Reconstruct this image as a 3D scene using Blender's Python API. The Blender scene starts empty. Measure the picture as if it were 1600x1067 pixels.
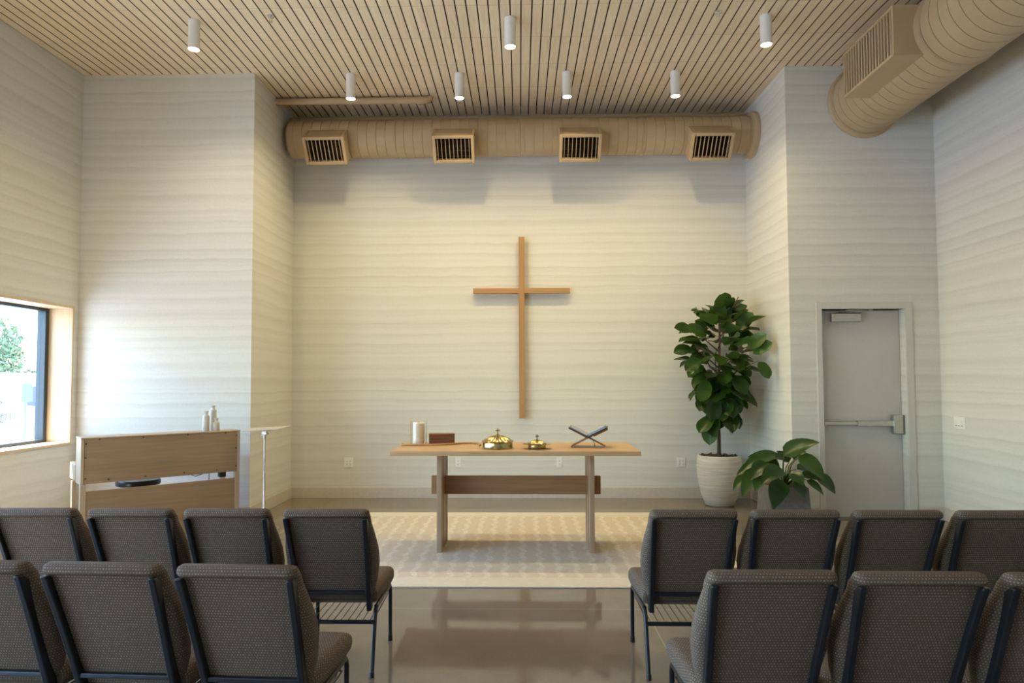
import bpy, bmesh, math, random
from mathutils import Vector, Matrix, Euler
random.seed(7)
S = bpy.context.scene
COL = S.collection
PI = math.pi

# ------------------------------------------------------------------ camera
PITCH, YAW, ROLL, PX, PY, FPX = 0.042295, 0.021403, -0.003191, 789.15, 548.10, 1067.0
CAM = Vector((0, 0, 1.65))
def camera():
    cy, sy, cp, sp, cr, sr = math.cos(YAW), math.sin(YAW), math.cos(PITCH), math.sin(PITCH), math.cos(ROLL), math.sin(ROLL)
    right = Vector((cy, sy, 0)); fwd0 = Vector((-sy, cy, 0)); up0 = Vector((0, 0, 1))
    fwd = cp * fwd0 + sp * up0; up = -sp * fwd0 + cp * up0
    rx = cr * right + sr * up; uy = -sr * right + cr * up
    cam = bpy.data.cameras.new('camera'); o = bpy.data.objects.new('camera', cam); COL.objects.link(o)
    m = Matrix((( rx.x, uy.x, -fwd.x, CAM.x), (rx.y, uy.y, -fwd.y, CAM.y), (rx.z, uy.z, -fwd.z, CAM.z), (0, 0, 0, 1)))
    o.matrix_world = m
    cam.sensor_fit = 'HORIZONTAL'; cam.sensor_width = 36; cam.lens = FPX / 1600 * 36
    cam.shift_x = (800 - PX) / 1600; cam.shift_y = (PY - 533.5) / 1600
    cam.clip_start = 0.05; cam.clip_end = 300
    S.camera = o
camera()

# ------------------------------------------------------------------ light and exposure
S.view_settings.view_transform = 'Standard'
S.view_settings.look = 'None'
S.view_settings.gamma = 1.0
S.view_settings.exposure = 0.0
S.view_settings.use_curve_mapping = False
S.cycles.use_denoising = True
S.cycles.max_bounces = 10
S.cycles.diffuse_bounces = 6
S.cycles.caustics_reflective = False
S.cycles.caustics_refractive = False
S.cycles.sample_clamp_indirect = 6.0

SKY = 1.7
SUN = 42.0
LAMP = 112.0
w = bpy.data.worlds.new('sky'); S.world = w; w.use_nodes = True
nt = w.node_tree; nt.nodes.clear()
sk = nt.nodes.new('ShaderNodeTexSky'); sk.sky_type = 'NISHITA'; sk.sun_disc = False
sk.sun_elevation = math.radians(56); sk.sun_rotation = math.radians(-80); sk.air_density = 1.5; sk.dust_density = .5; sk.ozone_density = 2.0
bg = nt.nodes.new('ShaderNodeBackground'); bg.inputs['Strength'].default_value = SKY
wo = nt.nodes.new('ShaderNodeOutputWorld')
tint = nt.nodes.new('ShaderNodeMix'); tint.data_type = 'RGBA'; tint.blend_type = 'MULTIPLY'; tint.inputs[0].default_value = 1.0
tint.inputs[7].default_value = (.86, 1.0, 1.17, 1)
nt.links.new(sk.outputs[0], tint.inputs[6]); nt.links.new(tint.outputs[2], bg.inputs['Color']); nt.links.new(bg.outputs[0], wo.inputs[0])
sl = bpy.data.lights.new('sun', 'SUN'); sl.energy = SUN; sl.angle = math.radians(0.55); sl.color = (1, .975, .95)
so = bpy.data.objects.new('sun', sl); COL.objects.link(so)
so.rotation_euler = Vector((1.0, 0.185, -1.5)).to_track_quat('-Z', 'Y').to_euler()

def portal(name, loc, rot, sx, sy):
    l = bpy.data.lights.new(name, 'AREA'); l.shape = 'RECTANGLE'; l.size = sx; l.size_y = sy
    l.cycles.is_portal = True
    o = bpy.data.objects.new(name, l); COL.objects.link(o); o.location = loc; o.rotation_euler = rot
# window extents along the left wall; the two tall ones are unseen, added for daylight
WIN_Z0, WIN_Z1 = 0.93, 2.515
WINS_LEFT = [(5.9, 8.01, WIN_Z0, WIN_Z1), (0.8, 5.3, .25, 3.3), (-2.9, 0.3, .25, 3.3)]
XL, XAL, XAR, XR, YD, YB = -5.341, -3.223, 3.196, 4.940, 8.129, 9.598
YREAR = -3.2
for a, b, c, d in WINS_LEFT:
    portal('daylight_portal', (XL - .30, (a + b) / 2, (c + d) / 2), (0, -PI / 2, 0), d - c, b - a)

# ------------------------------------------------------------------ mesh helpers
class MB:
    def __init__(s): s.bm = bmesh.new()
    def _add(s, verts, faces):
        vs = [s.bm.verts.new(v) for v in verts]
        for f in faces:
            try: s.bm.faces.new([vs[i] for i in f])
            except ValueError: pass
        return vs
    def box(s, x0, x1, y0, y1, z0, z1, M=None):
        P = [Vector(p) for p in ((x0,y0,z0),(x1,y0,z0),(x1,y1,z0),(x0,y1,z0),(x0,y0,z1),(x1,y0,z1),(x1,y1,z1),(x0,y1,z1))]
        if M is not None: P = [M @ p for p in P]
        s._add(P, [(0,3,2,1),(4,5,6,7),(0,1,5,4),(1,2,6,5),(2,3,7,6),(3,0,4,7)])
    def hexa(s, P):
        s._add(P, [(0,3,2,1),(4,5,6,7),(0,1,5,4),(1,2,6,5),(2,3,7,6),(3,0,4,7)])
    def lathe(s, prof, n=32, M=None, caps=True):
        # prof: (r, z) pairs, axis z
        rings = []
        for r, z in prof:
            ring = []
            for i in range(n):
                a = 2 * PI * i / n
                p = Vector((r * math.cos(a), r * math.sin(a), z))
                ring.append(s.bm.verts.new(M @ p if M is not None else p))
            rings.append(ring)
        for a, b in zip(rings, rings[1:]):
            for i in range(n):
                j = (i + 1) % n
                s.bm.faces.new((a[i], a[j], b[j], b[i]))
        if caps:
            s.bm.faces.new(list(reversed(rings[0]))); s.bm.faces.new(rings[-1])
    def cyl(s, p0, p1, r0, r1=None, n=20):
        p0, p1 = Vector(p0), Vector(p1); r1 = r0 if r1 is None else r1
        d = p1 - p0
        M = Matrix.Translation(p0) @ d.to_track_quat('Z', 'Y').to_matrix().to_4x4()
        s.lathe([(r0, 0), (r1, d.length)], n, M)
    def sphere(s, c, r, n=12, m=8, sc=(1, 1, 1)):
        M = Matrix.Translation(Vector(c)) @ Matrix.Diagonal((sc[0], sc[1], sc[2], 1))
        s.lathe([(max(r * math.sin(PI * i / m), r * .02), -r * math.cos(PI * i / m)) for i in range(m + 1)], n, M)
    def tube(s, pts, r, n=10, sx=1.0, rs=None):
        pts = [Vector(p) for p in pts]; rings = []
        up = Vector((0, 0, 1)); prev = None
        for i, p in enumerate(pts):
            t = (pts[min(i + 1, len(pts) - 1)] - pts[max(i - 1, 0)]).normalized()
            if prev is None:
                a = t.cross(up)
                if a.length < .05: a = t.cross(Vector((0, 1, 0)))
                a.normalize()
            else:
                a = (prev - prev.dot(t) * t).normalized()
            prev = a; b = t.cross(a); rr = rs[i] if rs else r
            rings.append([s.bm.verts.new(p + (a * math.cos(2 * PI * k / n) * sx + b * math.sin(2 * PI * k / n)) * rr) for k in range(n)])
        for A, B in zip(rings, rings[1:]):
            for k in range(n):
                j = (k + 1) % n; s.bm.faces.new((A[k], A[j], B[j], B[k]))
        s.bm.faces.new(list(reversed(rings[0]))); s.bm.faces.new(rings[-1])
    def sweep(s, sections, closed=True, mid=None, ref=None):
        # sections: list of equally long point loops; mid: loop index whose edge middle has u = 0
        rings = [[s.bm.verts.new(p) for p in sec] for sec in sections]
        n = len(rings[0]); us = []; vs = [0.0]
        if mid is not None:
            uvl = s.bm.loops.layers.uv.new('cloth')
            for i, sec in enumerate(sections):
                c = [0.0]
                for k in range(n): c.append(c[-1] + (Vector(sec[(k + 1) % n]) - Vector(sec[k])).length)
                z0 = (c[mid] + c[mid + 1]) / 2; us.append([q - z0 for q in c])
                if i:
                    pa = (Vector(sections[i - 1][mid]) + Vector(sections[i - 1][mid + 1])) / 2; pb = (Vector(sec[mid]) + Vector(sec[mid + 1])) / 2
                    vs.append(vs[-1] + (pb - pa).length)
        for i, (A, B) in enumerate(zip(rings, rings[1:])):
            for k in range(n):
                j = (k + 1) % n; f = s.bm.faces.new((A[k], A[j], B[j], B[k]))
                if mid is not None:
                    for lp, (ii, kk) in zip(f.loops, ((i, k), (i, k + 1), (i + 1, k + 1), (i + 1, k))): lp[uvl].uv = (us[ii][kk], vs[ii])
        if closed:
            s.bm.faces.new(list(reversed(rings[0]))); s.bm.faces.new(rings[-1])
    def build(s, name, mat, parent=None, bevel=0, seg=2, smooth=False, sub=0):
        bmesh.ops.recalc_face_normals(s.bm, faces=s.bm.faces)
        me = bpy.data.meshes.new(name); s.bm.to_mesh(me); s.bm.free()
        o = bpy.data.objects.new(name, me); COL.objects.link(o)
        me.materials.append(mat)
        if parent is not None: o.parent = parent
        if smooth:
            me.shade_smooth()
            if smooth == 'auto': me.set_sharp_from_angle(angle=math.radians(38))
        if bevel:
            b = o.modifiers.new('bevel', 'BEVEL'); b.width = bevel; b.segments = seg; b.limit_method = 'ANGLE'; b.angle_limit = math.radians(40)
        if sub:
            b = o.modifiers.new('sub', 'SUBSURF'); b.levels = sub; b.render_levels = sub
        return o

def tag(o, label, cat, group=None):
    o['label'] = label; o['category'] = cat
    if group: o['group'] = group
    return o
def thing(name, label, cat, loc=(0, 0, 0), rz=0, group=None):
    o = bpy.data.objects.new(name, None); COL.objects.link(o); o.empty_display_size = .1
    o.location = loc; o.rotation_euler = (0, 0, rz)
    return tag(o, label, cat, group)
def struct(o):
    o['kind'] = 'structure'; return o
def dup(root, loc, rz, label):
    r = root.copy(); COL.objects.link(r); r.location = loc; r.rotation_euler = (0, 0, rz); r['label'] = label
    def rec(src, dst):
        for ch in list(src.children):
            c = ch.copy(); COL.objects.link(c); c.parent = dst
            rec(ch, c)
    rec(root, r)
    return r

# ------------------------------------------------------------------ material helpers
class NT:
    def __init__(s, name):
        s.m = bpy.data.materials.new(name); s.m.use_nodes = True
        s.t = s.m.node_tree; s.b = s.t.nodes['Principled BSDF']; s.out = s.t.nodes['Material Output']
        s._co = None
    def n(s, typ, **kw):
        x = s.t.nodes.new(typ)
        for k, v in kw.items(): setattr(x, k, v)
        return x
    def l(s, a, b): s.t.links.new(a, b)
    def co(s):
        if s._co is None: s._co = s.n('ShaderNodeTexCoord').outputs['Object']
        return s._co
    def sep(s, v=None):
        x = s.n('ShaderNodeSeparateXYZ'); s.l(v or s.co(), x.inputs[0]); return x.outputs
    def math(s, op, a, b=None, c=None):
        x = s.n('ShaderNodeMath', operation=op)
        for i, v in enumerate((a, b, c)):
            if v is None: continue
            if hasattr(v, 'node'): s.l(v, x.inputs[i])
            else: x.inputs[i].default_value = v
        return x.outputs[0]
    def comb(s, x=0, y=0, z=0):
        c = s.n('ShaderNodeCombineXYZ')
        for i, v in enumerate((x, y, z)):
            if hasattr(v, 'node'): s.l(v, c.inputs[i])
            else: c.inputs[i].default_value = v
        return c.outputs[0]
    def mapv(s, scale, v=None, loc=(0, 0, 0)):
        x = s.n('ShaderNodeMapping'); s.l(v or s.co(), x.inputs[0]); x.inputs['Scale'].default_value = scale; x.inputs['Location'].default_value = loc
        return x.outputs[0]
    def noise(s, v, scale=1, detail=3, rough=.55, dist=0):
        x = s.n('ShaderNodeTexNoise'); s.l(v, x.inputs['Vector'])
        x.inputs['Scale'].default_value = scale; x.inputs['Detail'].default_value = detail; x.inputs['Roughness'].default_value = rough; x.inputs['Distortion'].default_value = dist
        return x.outputs[0]
    def ramp(s, fac, stops):
        x = s.n('ShaderNodeValToRGB'); s.l(fac, x.inputs[0]); e = x.color_ramp.elements
        while len(e) < len(stops): e.new(.5)
        for k, (p, c) in zip(e, stops): k.position = p; k.color = (*c, 1) if len(c) == 3 else c
        return x.outputs[0]
    def val(s, fac, a, b, lo, hi):
        x = s.n('ShaderNodeMapRange'); s.l(fac, x.inputs[0])
        for i, v in enumerate((a, b, lo, hi)): x.inputs[i + 1].default_value = v
        return x.outputs[0]
    def mix(s, fac, a, b, mode='MIX'):
        x = s.n('ShaderNodeMix', data_type='RGBA', blend_type=mode)
        for i, v in ((0, fac), (6, a), (7, b)):
            if hasattr(v, 'node'): s.l(v, x.inputs[i])
            else: x.inputs[i].default_value = v if i == 0 else (*v, 1)
        return x.outputs[2]
    def bump(s, h, strength=.2, dist=.01):
        x = s.n('ShaderNodeBump'); s.l(h, x.inputs['Height']); x.inputs['Strength'].default_value = strength; x.inputs['Distance'].default_value = dist
        s.l(x.outputs[0], s.b.inputs['Normal'])
    def set(s, color=None, rough=None, metal=None, spec=None, **kw):
        for k, v in (('Base Color', color), ('Roughness', rough), ('Metallic', metal), ('Specular IOR Level', spec)):
            if v is None: continue
            if hasattr(v, 'node'): s.l(v, s.b.inputs[k])
            else: s.b.inputs[k].default_value = (*v, 1) if k == 'Base Color' else v
        return s.m

def plain(name, color, rough=.5, metal=0, spec=.5, var=.06, scale=30):
    m = NT(name); nz = m.noise(m.co(), scale, 3)
    a = tuple(c * (1 - var) for c in color); b = tuple(min(1, c * (1 + var)) for c in color)
    return m.set(m.ramp(nz, [(.3, a), (.7, b)]), rough, metal, spec)

def wood(name, light, dark, axis='X', rough=.45, scale=1.0, contrast=1.0, spec=.4):
    m = NT(name); o = m.n('ShaderNodeObjectInfo')
    sc = {'X': (1.2, 22, 22), 'Y': (22, 1.2, 22), 'Z': (22, 22, 1.2)}[axis]
    v = m.mapv(tuple(k * scale for k in sc))
    off = m.n('ShaderNodeVectorMath', operation='ADD'); m.l(v, off.inputs[0]); m.l(m.math('MULTIPLY', o.outputs['Random'], 40), off.inputs[1])
    a = m.noise(off.outputs[0], 1, 5, .6, .6)
    sc2 = {'X': (1.5, 160, 160), 'Y': (160, 1.5, 160), 'Z': (160, 160, 1.5)}[axis]
    b = m.noise(m.mapv(tuple(k * scale for k in sc2)), 1, 2, .5)
    f = m.math('ADD', m.math('MULTIPLY', a, .75), m.math('MULTIPLY', b, .25))
    mid = tuple((p + q) / 2 for p, q in zip(light, dark))
    return m.set(m.ramp(f, [(.5 - .2 / contrast, dark), (.5, mid), (.5 + .18 / contrast, light)]), rough, 0, spec)

def wallpaper():
    m = NT('sediment_wallpaper'); x, y, z = m.sep()[:3]
    h = m.math('ADD', x, y)
    n1 = m.noise(m.comb(m.math('MULTIPLY', h, .7), 0, m.math('MULTIPLY', z, 2.2)), 1, 3, .5)
    n2 = m.noise(m.comb(m.math('MULTIPLY', h, 3.6), 3, m.math('MULTIPLY', z, 9)), 1, 3, .5)
    zw = m.math('ADD', z, m.math('ADD', m.math('MULTIPLY', m.math('SUBTRACT', n1, .5), .09), m.math('MULTIPLY', m.math('SUBTRACT', n2, .5), .045)))
    # strata: soft bands fading upwards from a soft lower edge, of uneven thickness
    zz = m.math('ADD', zw, m.math('MULTIPLY', m.noise(m.comb(7, 0, m.math('MULTIPLY', zw, 2.3)), 1, 1), .4))
    def soft_saw(v, p):
        f = m.math('FRACT', v)
        return m.math('MULTIPLY', m.math('POWER', f, p), m.val(f, .86, 1.0, 1.0, 0.0))
    fade = m.noise(m.comb(m.math('MULTIPLY', h, .8), 5, m.math('MULTIPLY', zw, 5)), 1, 2)
    e1 = m.math('MULTIPLY', soft_saw(m.math('MULTIPLY', zz, 6.3), 2.2), m.val(fade, .3, .7, .35, 1.0))
    e2 = m.math('MULTIPLY', soft_saw(m.math('ADD', m.math('MULTIPLY', zz, 13.1), .37), 2.5), m.val(fade, .7, .3, .1, .8))
    broad = m.noise(m.comb(2, 1, m.math('MULTIPLY', zw, 3.4)), 1, 4, .6)
    grain = m.noise(m.co(), 95, 3, .75)
    f = m.math('ADD', m.math('MULTIPLY', e1, .52), m.math('ADD', m.math('MULTIPLY', e2, .34), m.math('ADD', m.math('MULTIPLY', m.math('SUBTRACT', broad, .4), .55), m.math('MULTIPLY', m.math('SUBTRACT', grain, .5), .9))))
    c = m.ramp(f, [(0.0, (.735, .725, .675)), (.4, (.64, .625, .57)), (1.0, (.46, .435, .39))])
    return m.set(c, .85, 0, .15)

def slat_wood():
    m = NT('maple_ceiling_slats'); x, y, z = m.sep()[:3]
    idx = m.math('FLOOR', m.math('DIVIDE', m.math('ADD', x, 0.082 + .1095 * 100), .1095))
    seg = m.math('FLOOR', m.math('DIVIDE', m.math('ADD', y, .0), .665))
    wn = m.n('ShaderNodeTexWhiteNoise', noise_dimensions='2D'); m.l(m.comb(idx, seg, 0), wn.inputs['Vector'])
    g = m.noise(m.comb(m.math('MULTIPLY', x, 26), m.math('ADD', m.math('MULTIPLY', y, 2.2), m.math('MULTIPLY', wn.outputs[0], 30)), 0), 1, 5, .6, 1.2)
    c = m.ramp(g, [(.25, (.70, .56, .38)), (.5, (.78, .645, .455)), (.75, (.84, .71, .52))])
    c = m.mix(m.math('MULTIPLY', wn.outputs[0], .25), c, (.66, .505, .335))
    fr = m.math('FRACT', m.math('DIVIDE', m.math('ADD', y, .02), .665))
    seam = m.math('LESS_THAN', fr, .012)
    c = m.mix(m.math('MULTIPLY', seam, .35), c, (.16, .1, .06))
    return m.set(c, .5, 0, .3)

def concrete_floor():
    m = NT('polished_concrete'); x, y, z = m.sep()[:3]
    a = m.noise(m.co(), 1.3, 5, .6); b = m.noise(m.co(), 140, 2, .7); v = m.n('ShaderNodeTexVoronoi'); m.l(m.co(), v.inputs['Vector']); v.inputs['Scale'].default_value = 160
    f = m.math('ADD', m.math('MULTIPLY', a, .6), m.math('MULTIPLY', b, .4))
    c = m.ramp(f, [(.3, (.15, .12, .092)), (.5, (.195, .16, .125)), (.7, (.25, .21, .168))])
    c = m.mix(m.math('MULTIPLY', m.math('LESS_THAN', v.outputs['Distance'], .16), .35), c, (.36, .31, .25))
    j1 = m.math('LESS_THAN', m.math('ABSOLUTE', m.math('SUBTRACT', y, 4.995)), .0035)
    j2 = m.math('LESS_THAN', m.math('ABSOLUTE', m.math('SUBTRACT', x, .893)), .0035)
    j3 = m.math('LESS_THAN', m.math('ABSOLUTE', m.math('ADD', x, 2.6)), .0035)
    j = m.math('MAXIMUM', j1, m.math('MAXIMUM', j2, j3))
    c = m.mix(m.math('MULTIPLY', j, .5), c, (.42, .38, .32))
    r = m.val(a, .3, .7, .035, .075)
    w1 = m.noise(m.co(), 1.7, 2, .5)
    m.bump(w1, .035, .03)
    return m.set(c, r, 0, .55)

def chair_fabric():
    m = NT('speckled_brown_upholstery'); uvn = m.n('ShaderNodeUVMap', uv_map='cloth'); x, y, z = m.sep(uvn.outputs[0])[:3]
    u = m.math('DIVIDE', m.math('ADD', x, 5.0), .0118)
    v = m.math('DIVIDE', y, .0125)
    row = m.math('FLOOR', v)
    u2 = m.math('ADD', u, m.math('MULTIPLY', m.math('MODULO', row, 2.0), .5))
    fu = m.math('SUBTRACT', m.math('FRACT', u2), .5); fv = m.math('SUBTRACT', m.math('FRACT', v), .5)
    d = m.math('ADD', m.math('MULTIPLY', fu, fu), m.math('MULTIPLY', m.math('MULTIPLY', fv, fv), 1.3))
    dot = m.val(d, .025, .10, 1, 0)
    wn = m.n('ShaderNodeTexWhiteNoise', noise_dimensions='2D'); m.l(m.comb(m.math('FLOOR', u2), row, 0), wn.inputs['Vector'])
    dot = m.math('MULTIPLY', dot, m.val(wn.outputs[0], 0, 1, .35, 1))
    g = m.noise(m.mapv((1, 1, 1)), 420, 2, .7)
    b = m.ramp(g, [(.3, (.076, .055, .042)), (.7, (.155, .115, .088))])
    c = m.mix(m.math('MULTIPLY', dot, .75), b, (.42, .355, .29))
    m.bump(g, .25, .002)
    return m.set(c, .9, 0, .2)

def rug_mat():
    m = NT('cream_trellis_rug'); x, y, z = m.sep()[:3]
    # columns of stacked chevrons in a lighter cream on beige
    cx = m.math('DIVIDE', x, .155)
    tri = m.math('ABSOLUTE', m.math('SUBTRACT', m.math('FRACT', m.math('DIVIDE', y, .27)), .5))
    xs = m.math('ADD', cx, m.math('MULTIPLY', tri, .42))
    st = m.math('ABSOLUTE', m.math('SUBTRACT', m.math('FRACT', xs), .5))
    line = m.val(st, .12, .2, 1, 0)
    nz = m.noise(m.co(), 26, 3, .6); fine = m.noise(m.mapv((1, 2.2, 1)), 120, 2, .7)
    line = m.math('MULTIPLY', line, m.val(nz, .35, .6, .25, 1))
    border = m.math('GREATER_THAN', m.math('ABSOLUTE', y), 1.27)
    line = m.math('MAXIMUM', line, m.math('MULTIPLY', border, .75))
    base = m.ramp(m.math('ADD', m.math('MULTIPLY', nz, .4), m.math('MULTIPLY', fine, .6)), [(.3, (.56, .475, .37)), (.7, (.70, .62, .50))])
    c = m.mix(m.math('MULTIPLY', line, .55), base, (.82, .77, .67))
    m.bump(fine, .6, .006)
    return m.set(c, .95, 0, .1)

def duct_paint():
    m = NT('tan_painted_metal'); nz = m.noise(m.co(), 3, 3)
    return m.set(m.ramp(nz, [(.3, (.47, .345, .205)), (.7, (.51, .38, .23))]), .45, 0, .4)

def leaf_mat(name, c0, c1, rough=.32):
    m = NT(name); g = m.n('ShaderNodeNewGeometry')
    nz = m.noise(m.co(), 9, 3); f = m.math('ADD', m.math('MULTIPLY', nz, .6), m.math('MULTIPLY', g.outputs['Random Per Island'], .4))
    c = m.ramp(f, [(.3, c0), (.7, c1)])
    c = m.mix(m.math('MULTIPLY', g.outputs['Backfacing'], .45), c, tuple(min(1, k * 1.7 + .02) for k in c1))
    tr = m.n('ShaderNodeBsdfTranslucent'); m.l(m.mix(.4, c, (.25, .4, .05)), tr.inputs[0])
    m.set(c, rough, 0, .4)
    ms = m.n('ShaderNodeMixShader'); ms.inputs[0].default_value = .15
    m.l(m.b.outputs[0], ms.inputs[1]); m.l(tr.outputs[0], ms.inputs[2]); m.l(ms.outputs[0], m.out.inputs[0])
    return m.m

def pane_glass(name, tint=(1, 1, 1)):
    m = NT(name); t = m.n('ShaderNodeBsdfTransparent'); t.inputs[0].default_value = (*tint, 1)
    g = m.n('ShaderNodeBsdfGlossy'); g.inputs['Roughness'].default_value = 0.0
    lw = m.n('ShaderNodeLayerWeight'); lw.inputs[0].default_value = .5
    f = m.math('ADD', m.math('MULTIPLY', m.math('POWER', lw.outputs['Facing'], 5.0), .9), .04)
    ms = m.n('ShaderNodeMixShader'); m.l(f, ms.inputs[0]); m.l(t.outputs[0], ms.inputs[1]); m.l(g.outputs[0], ms.inputs[2]); m.l(ms.outputs[0], m.out.inputs[0])
    return m.m

def emit(name, color, strength):
    m = NT(name); m.set((.8, .8, .8), .4)
    m.b.inputs['Emission Color'].default_value = (*color, 1); m.b.inputs['Emission Strength'].default_value = strength
    return m.m

def textured_pot():
    m = NT('ribbed_cream_ceramic'); a = m.noise(m.mapv((3, 3, 60)), 1, 4, .6)
    c = m.ramp(a, [(.3, (.50, .45, .375)), (.7, (.70, .66, .58))])
    m.bump(a, .5, .01)
    return m.set(c, .8, 0, .2)

M = {}
M['paper'] = wallpaper(); M['slat'] = slat_wood(); M['floor'] = concrete_floor(); M['fabric'] = chair_fabric(); M['rug'] = rug_mat(); M['duct'] = duct_paint()
M['dark'] = plain('vent_shade_and_wick', (.02, .014, .01), .9)  # black for the shade inside vents and for the candle wick
M['ceil_back'] = plain('black_acoustic_felt', (.025, .016, .01), .95)
M['trim'] = plain('cream_baseboard_paint', (.60, .54, .46), .5)
M['doorpaint'] = plain('white_door_paint', (.55, .53, .51), .45, var=.02)
M['frame_paint'] = plain('white_frame_paint', (.60, .58, .55), .4, var=.02)
M['steel'] = plain('brushed_steel', (.50, .49, .47), .35, .9)
M['steel_dark'] = plain('grey_steel', (.26, .25, .24), .4, .8)
M['oak_x'] = wood('oak_along', (.60, .385, .20), (.46, .28, .135), 'X')
M['oak_z'] = wood('oak_upright', (.45, .30, .19), (.34, .215, .13), 'Z')
M['oak_y'] = wood('oak_depth', (.56, .38, .21), (.44, .28, .145), 'Y')
M['oak_beam'] = wood('oak_stretcher', (.33, .18, .085), (.23, .115, .05), 'X')
M['oak_reveal'] = wood('pale_oak_lining', (.74, .56, .36), (.62, .45, .27), 'Z')
M['cross_z'] = wood('cross_oak_upright', (.47, .27, .12), (.36, .195, .08), 'Z')
M['cross_x'] = wood('cross_oak_arm', (.50, .29, .13), (.40, .22, .095), 'X')
M['organ'] = wood('light_oak_laminate', (.37, .245, .135), (.27, .175, .092), 'X', .5, .8)
M['organ_edge'] = wood('light_oak_edge', (.50, .375, .245), (.42, .31, .19), 'Z', .5)
M['black_metal'] = plain('black_powder_coat', (.012, .014, .019), .32)
M['black_plastic'] = plain('black_plastic', (.012, .012, .014), .45)
M['white_lamp'] = plain('white_lamp_paint', (.78, .75, .70), .45, var=.02)
M['lens'] = emit('lamp_lens', (1, .93, .80), 12)
M['white'] = plain('white_plastic', (.84, .83, .80), .35, var=.02)
M['slot'] = plain('outlet_slot_dark', (.08, .075, .07), .6)
M['ceramic'] = plain('cream_ceramic', (.55, .50, .43), .55)
M['chrome'] = plain('chrome', (.75, .75, .75), .15, 1)
M['brass'] = plain('polished_brass', (.46, .36, .17), .2, 1)
M['wax'] = plain('ivory_wax', (.80, .70, .52), .5)
M['glass'] = pane_glass('clear_glass')
M['window_glass'] = pane_glass('window_glass', (.93, .97, 1.0))
M['win_frame'] = plain('slate_blue_aluminium', (.035, .05, .065), .4, .2)
M['box_wood'] = wood('red_brown_wood', (.24, .095, .04), (.13, .05, .022), 'X')
M['bead'] = plain('amber_wood_bead', (.50, .27, .09), .35)
M['stand_wood'] = wood('mahogany_board', (.36, .15, .06), (.2, .075, .03), 'Y')
M['cover'] = plain('dark_book_cover', (.02, .022, .03), .35)
M['page'] = plain('book_pages', (.34, .38, .45), .5)
M['pot'] = textured_pot()
M['concrete_pot'] = plain('grey_concrete_pot', (.17, .16, .15), .85, var=.15, scale=18)
M['soil'] = plain('bark_mulch', (.10, .065, .045), .95, var=.6, scale=60)
M['bark'] = wood('brown_bark', (.20, .13, .09), (.10, .065, .045), 'Z', .9)
M['fig'] = leaf_mat('fig_leaf', (.013, .036, .007), (.038, .092, .013))
M['philo'] = leaf_mat('broad_leaf', (.014, .042, .010), (.034, .085, .016), .28)
M['stem'] = plain('green_stem', (.10, .17, .05), .5)
M['seat_black'] = plain('black_vinyl', (.012, .014, .02), .3)

def ceil_z(y): return 5.3993 + .01792 * (y - 8.1294)

# ------------------------------------------------------------------ room shell
m = MB(); m.box(XL - .7, XR + .4, YREAR - .5, YB + .4, -.2, 0); struct(m.build('floor', M['floor']))
# ceiling: black backing with wood slats running away from the door side, one mesh
m = MB()
y0, y1 = YREAR, YB
m.hexa([Vector(p) for p in ((XL, y0, ceil_z(y0) + .13), (XR, y0, ceil_z(y0) + .13), (XR, y1, ceil_z(y1) + .13), (XL, y1, ceil_z(y1) + .13),
                            (XL, y0, ceil_z(y0) + .2), (XR, y0, ceil_z(y0) + .2), (XR, y1, ceil_z(y1) + .2), (XL, y1, ceil_z(y1) + .2))])
cb = m.build('ceiling', M['ceil_back']); struct(cb)
m = MB(); GAP = .013
k = -60
while True:
    xa = -.082 + .1095 * k + GAP / 2; xb = xa + .1095 - GAP; k += 1
    if xb < XL: continue
    if xa > XR: break
    xa, xb = max(xa, XL + .001), min(xb, XR - .001)
    if xb - xa < .01: continue
    ye = y1 - .001
    m.hexa([Vector(p) for p in ((xa, y0, ceil_z(y0)), (xb, y0, ceil_z(y0)), (xb, ye, ceil_z(ye)), (xa, ye, ceil_z(ye)),
                                (xa, y0, ceil_z(y0) + .03), (xb, y0, ceil_z(y0) + .03), (xb, ye, ceil_z(ye) + .03), (xa, ye, ceil_z(ye) + .03))])
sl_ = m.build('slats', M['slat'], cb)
sl_.data.materials.append(plain('groove_shade_edge', (.10, .06, .035), .8))  # slat sides coloured dark to put shade into the grooves
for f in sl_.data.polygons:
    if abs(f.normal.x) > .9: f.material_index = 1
# walls
HT = 5.75
def wall(name, *boxes):
    m = MB()
    for b in boxes: m.box(*b)
    return struct(m.build(name, M['paper']))
wall('wall_back', (XAL - .15, XAR + .15, YB, YB + .2, 0, HT))
wall('wall_alcove_left', (XAL - .15, XAL, YD, YB, 0, HT))
wall('wall_alcove_right', (XAR, XAR + .15, YD, YB, 0, HT))
wall('wall_back_left', (XL - .15, XAL - .15, YD, YD + .2, 0, HT))
DX0, DX1, DZ = 3.568, 4.541, 2.472
wall('wall_back_right', (XAR + .15, DX0, YD, YD + .2, 0, HT), (DX1, XR + .15, YD, YD + .2, 0, HT), (DX0, DX1, YD, YD + .2, DZ, HT))
TW = .34
lb = []
ws = sorted(WINS_LEFT); cur = YREAR - .2
for a, b, c, d in ws:
    lb.append((XL - TW, XL, cur, a - .03, 0, HT)); cur = b + .03
    lb.append((XL - TW, XL, a - .03, b + .03, 0, c - .03)); lb.append((XL - TW, XL, a - .03, b + .03, d + .03, HT))
lb.append((XL - TW, XL, cur, YD, 0, HT))
wall('wall_left', *lb)
wall('wall_right', (XR, XR + .15, YREAR - .2, YD, 0, HT))
wall('wall_rear', (XL, XR, YREAR - .2, YREAR, 0, HT))

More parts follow.
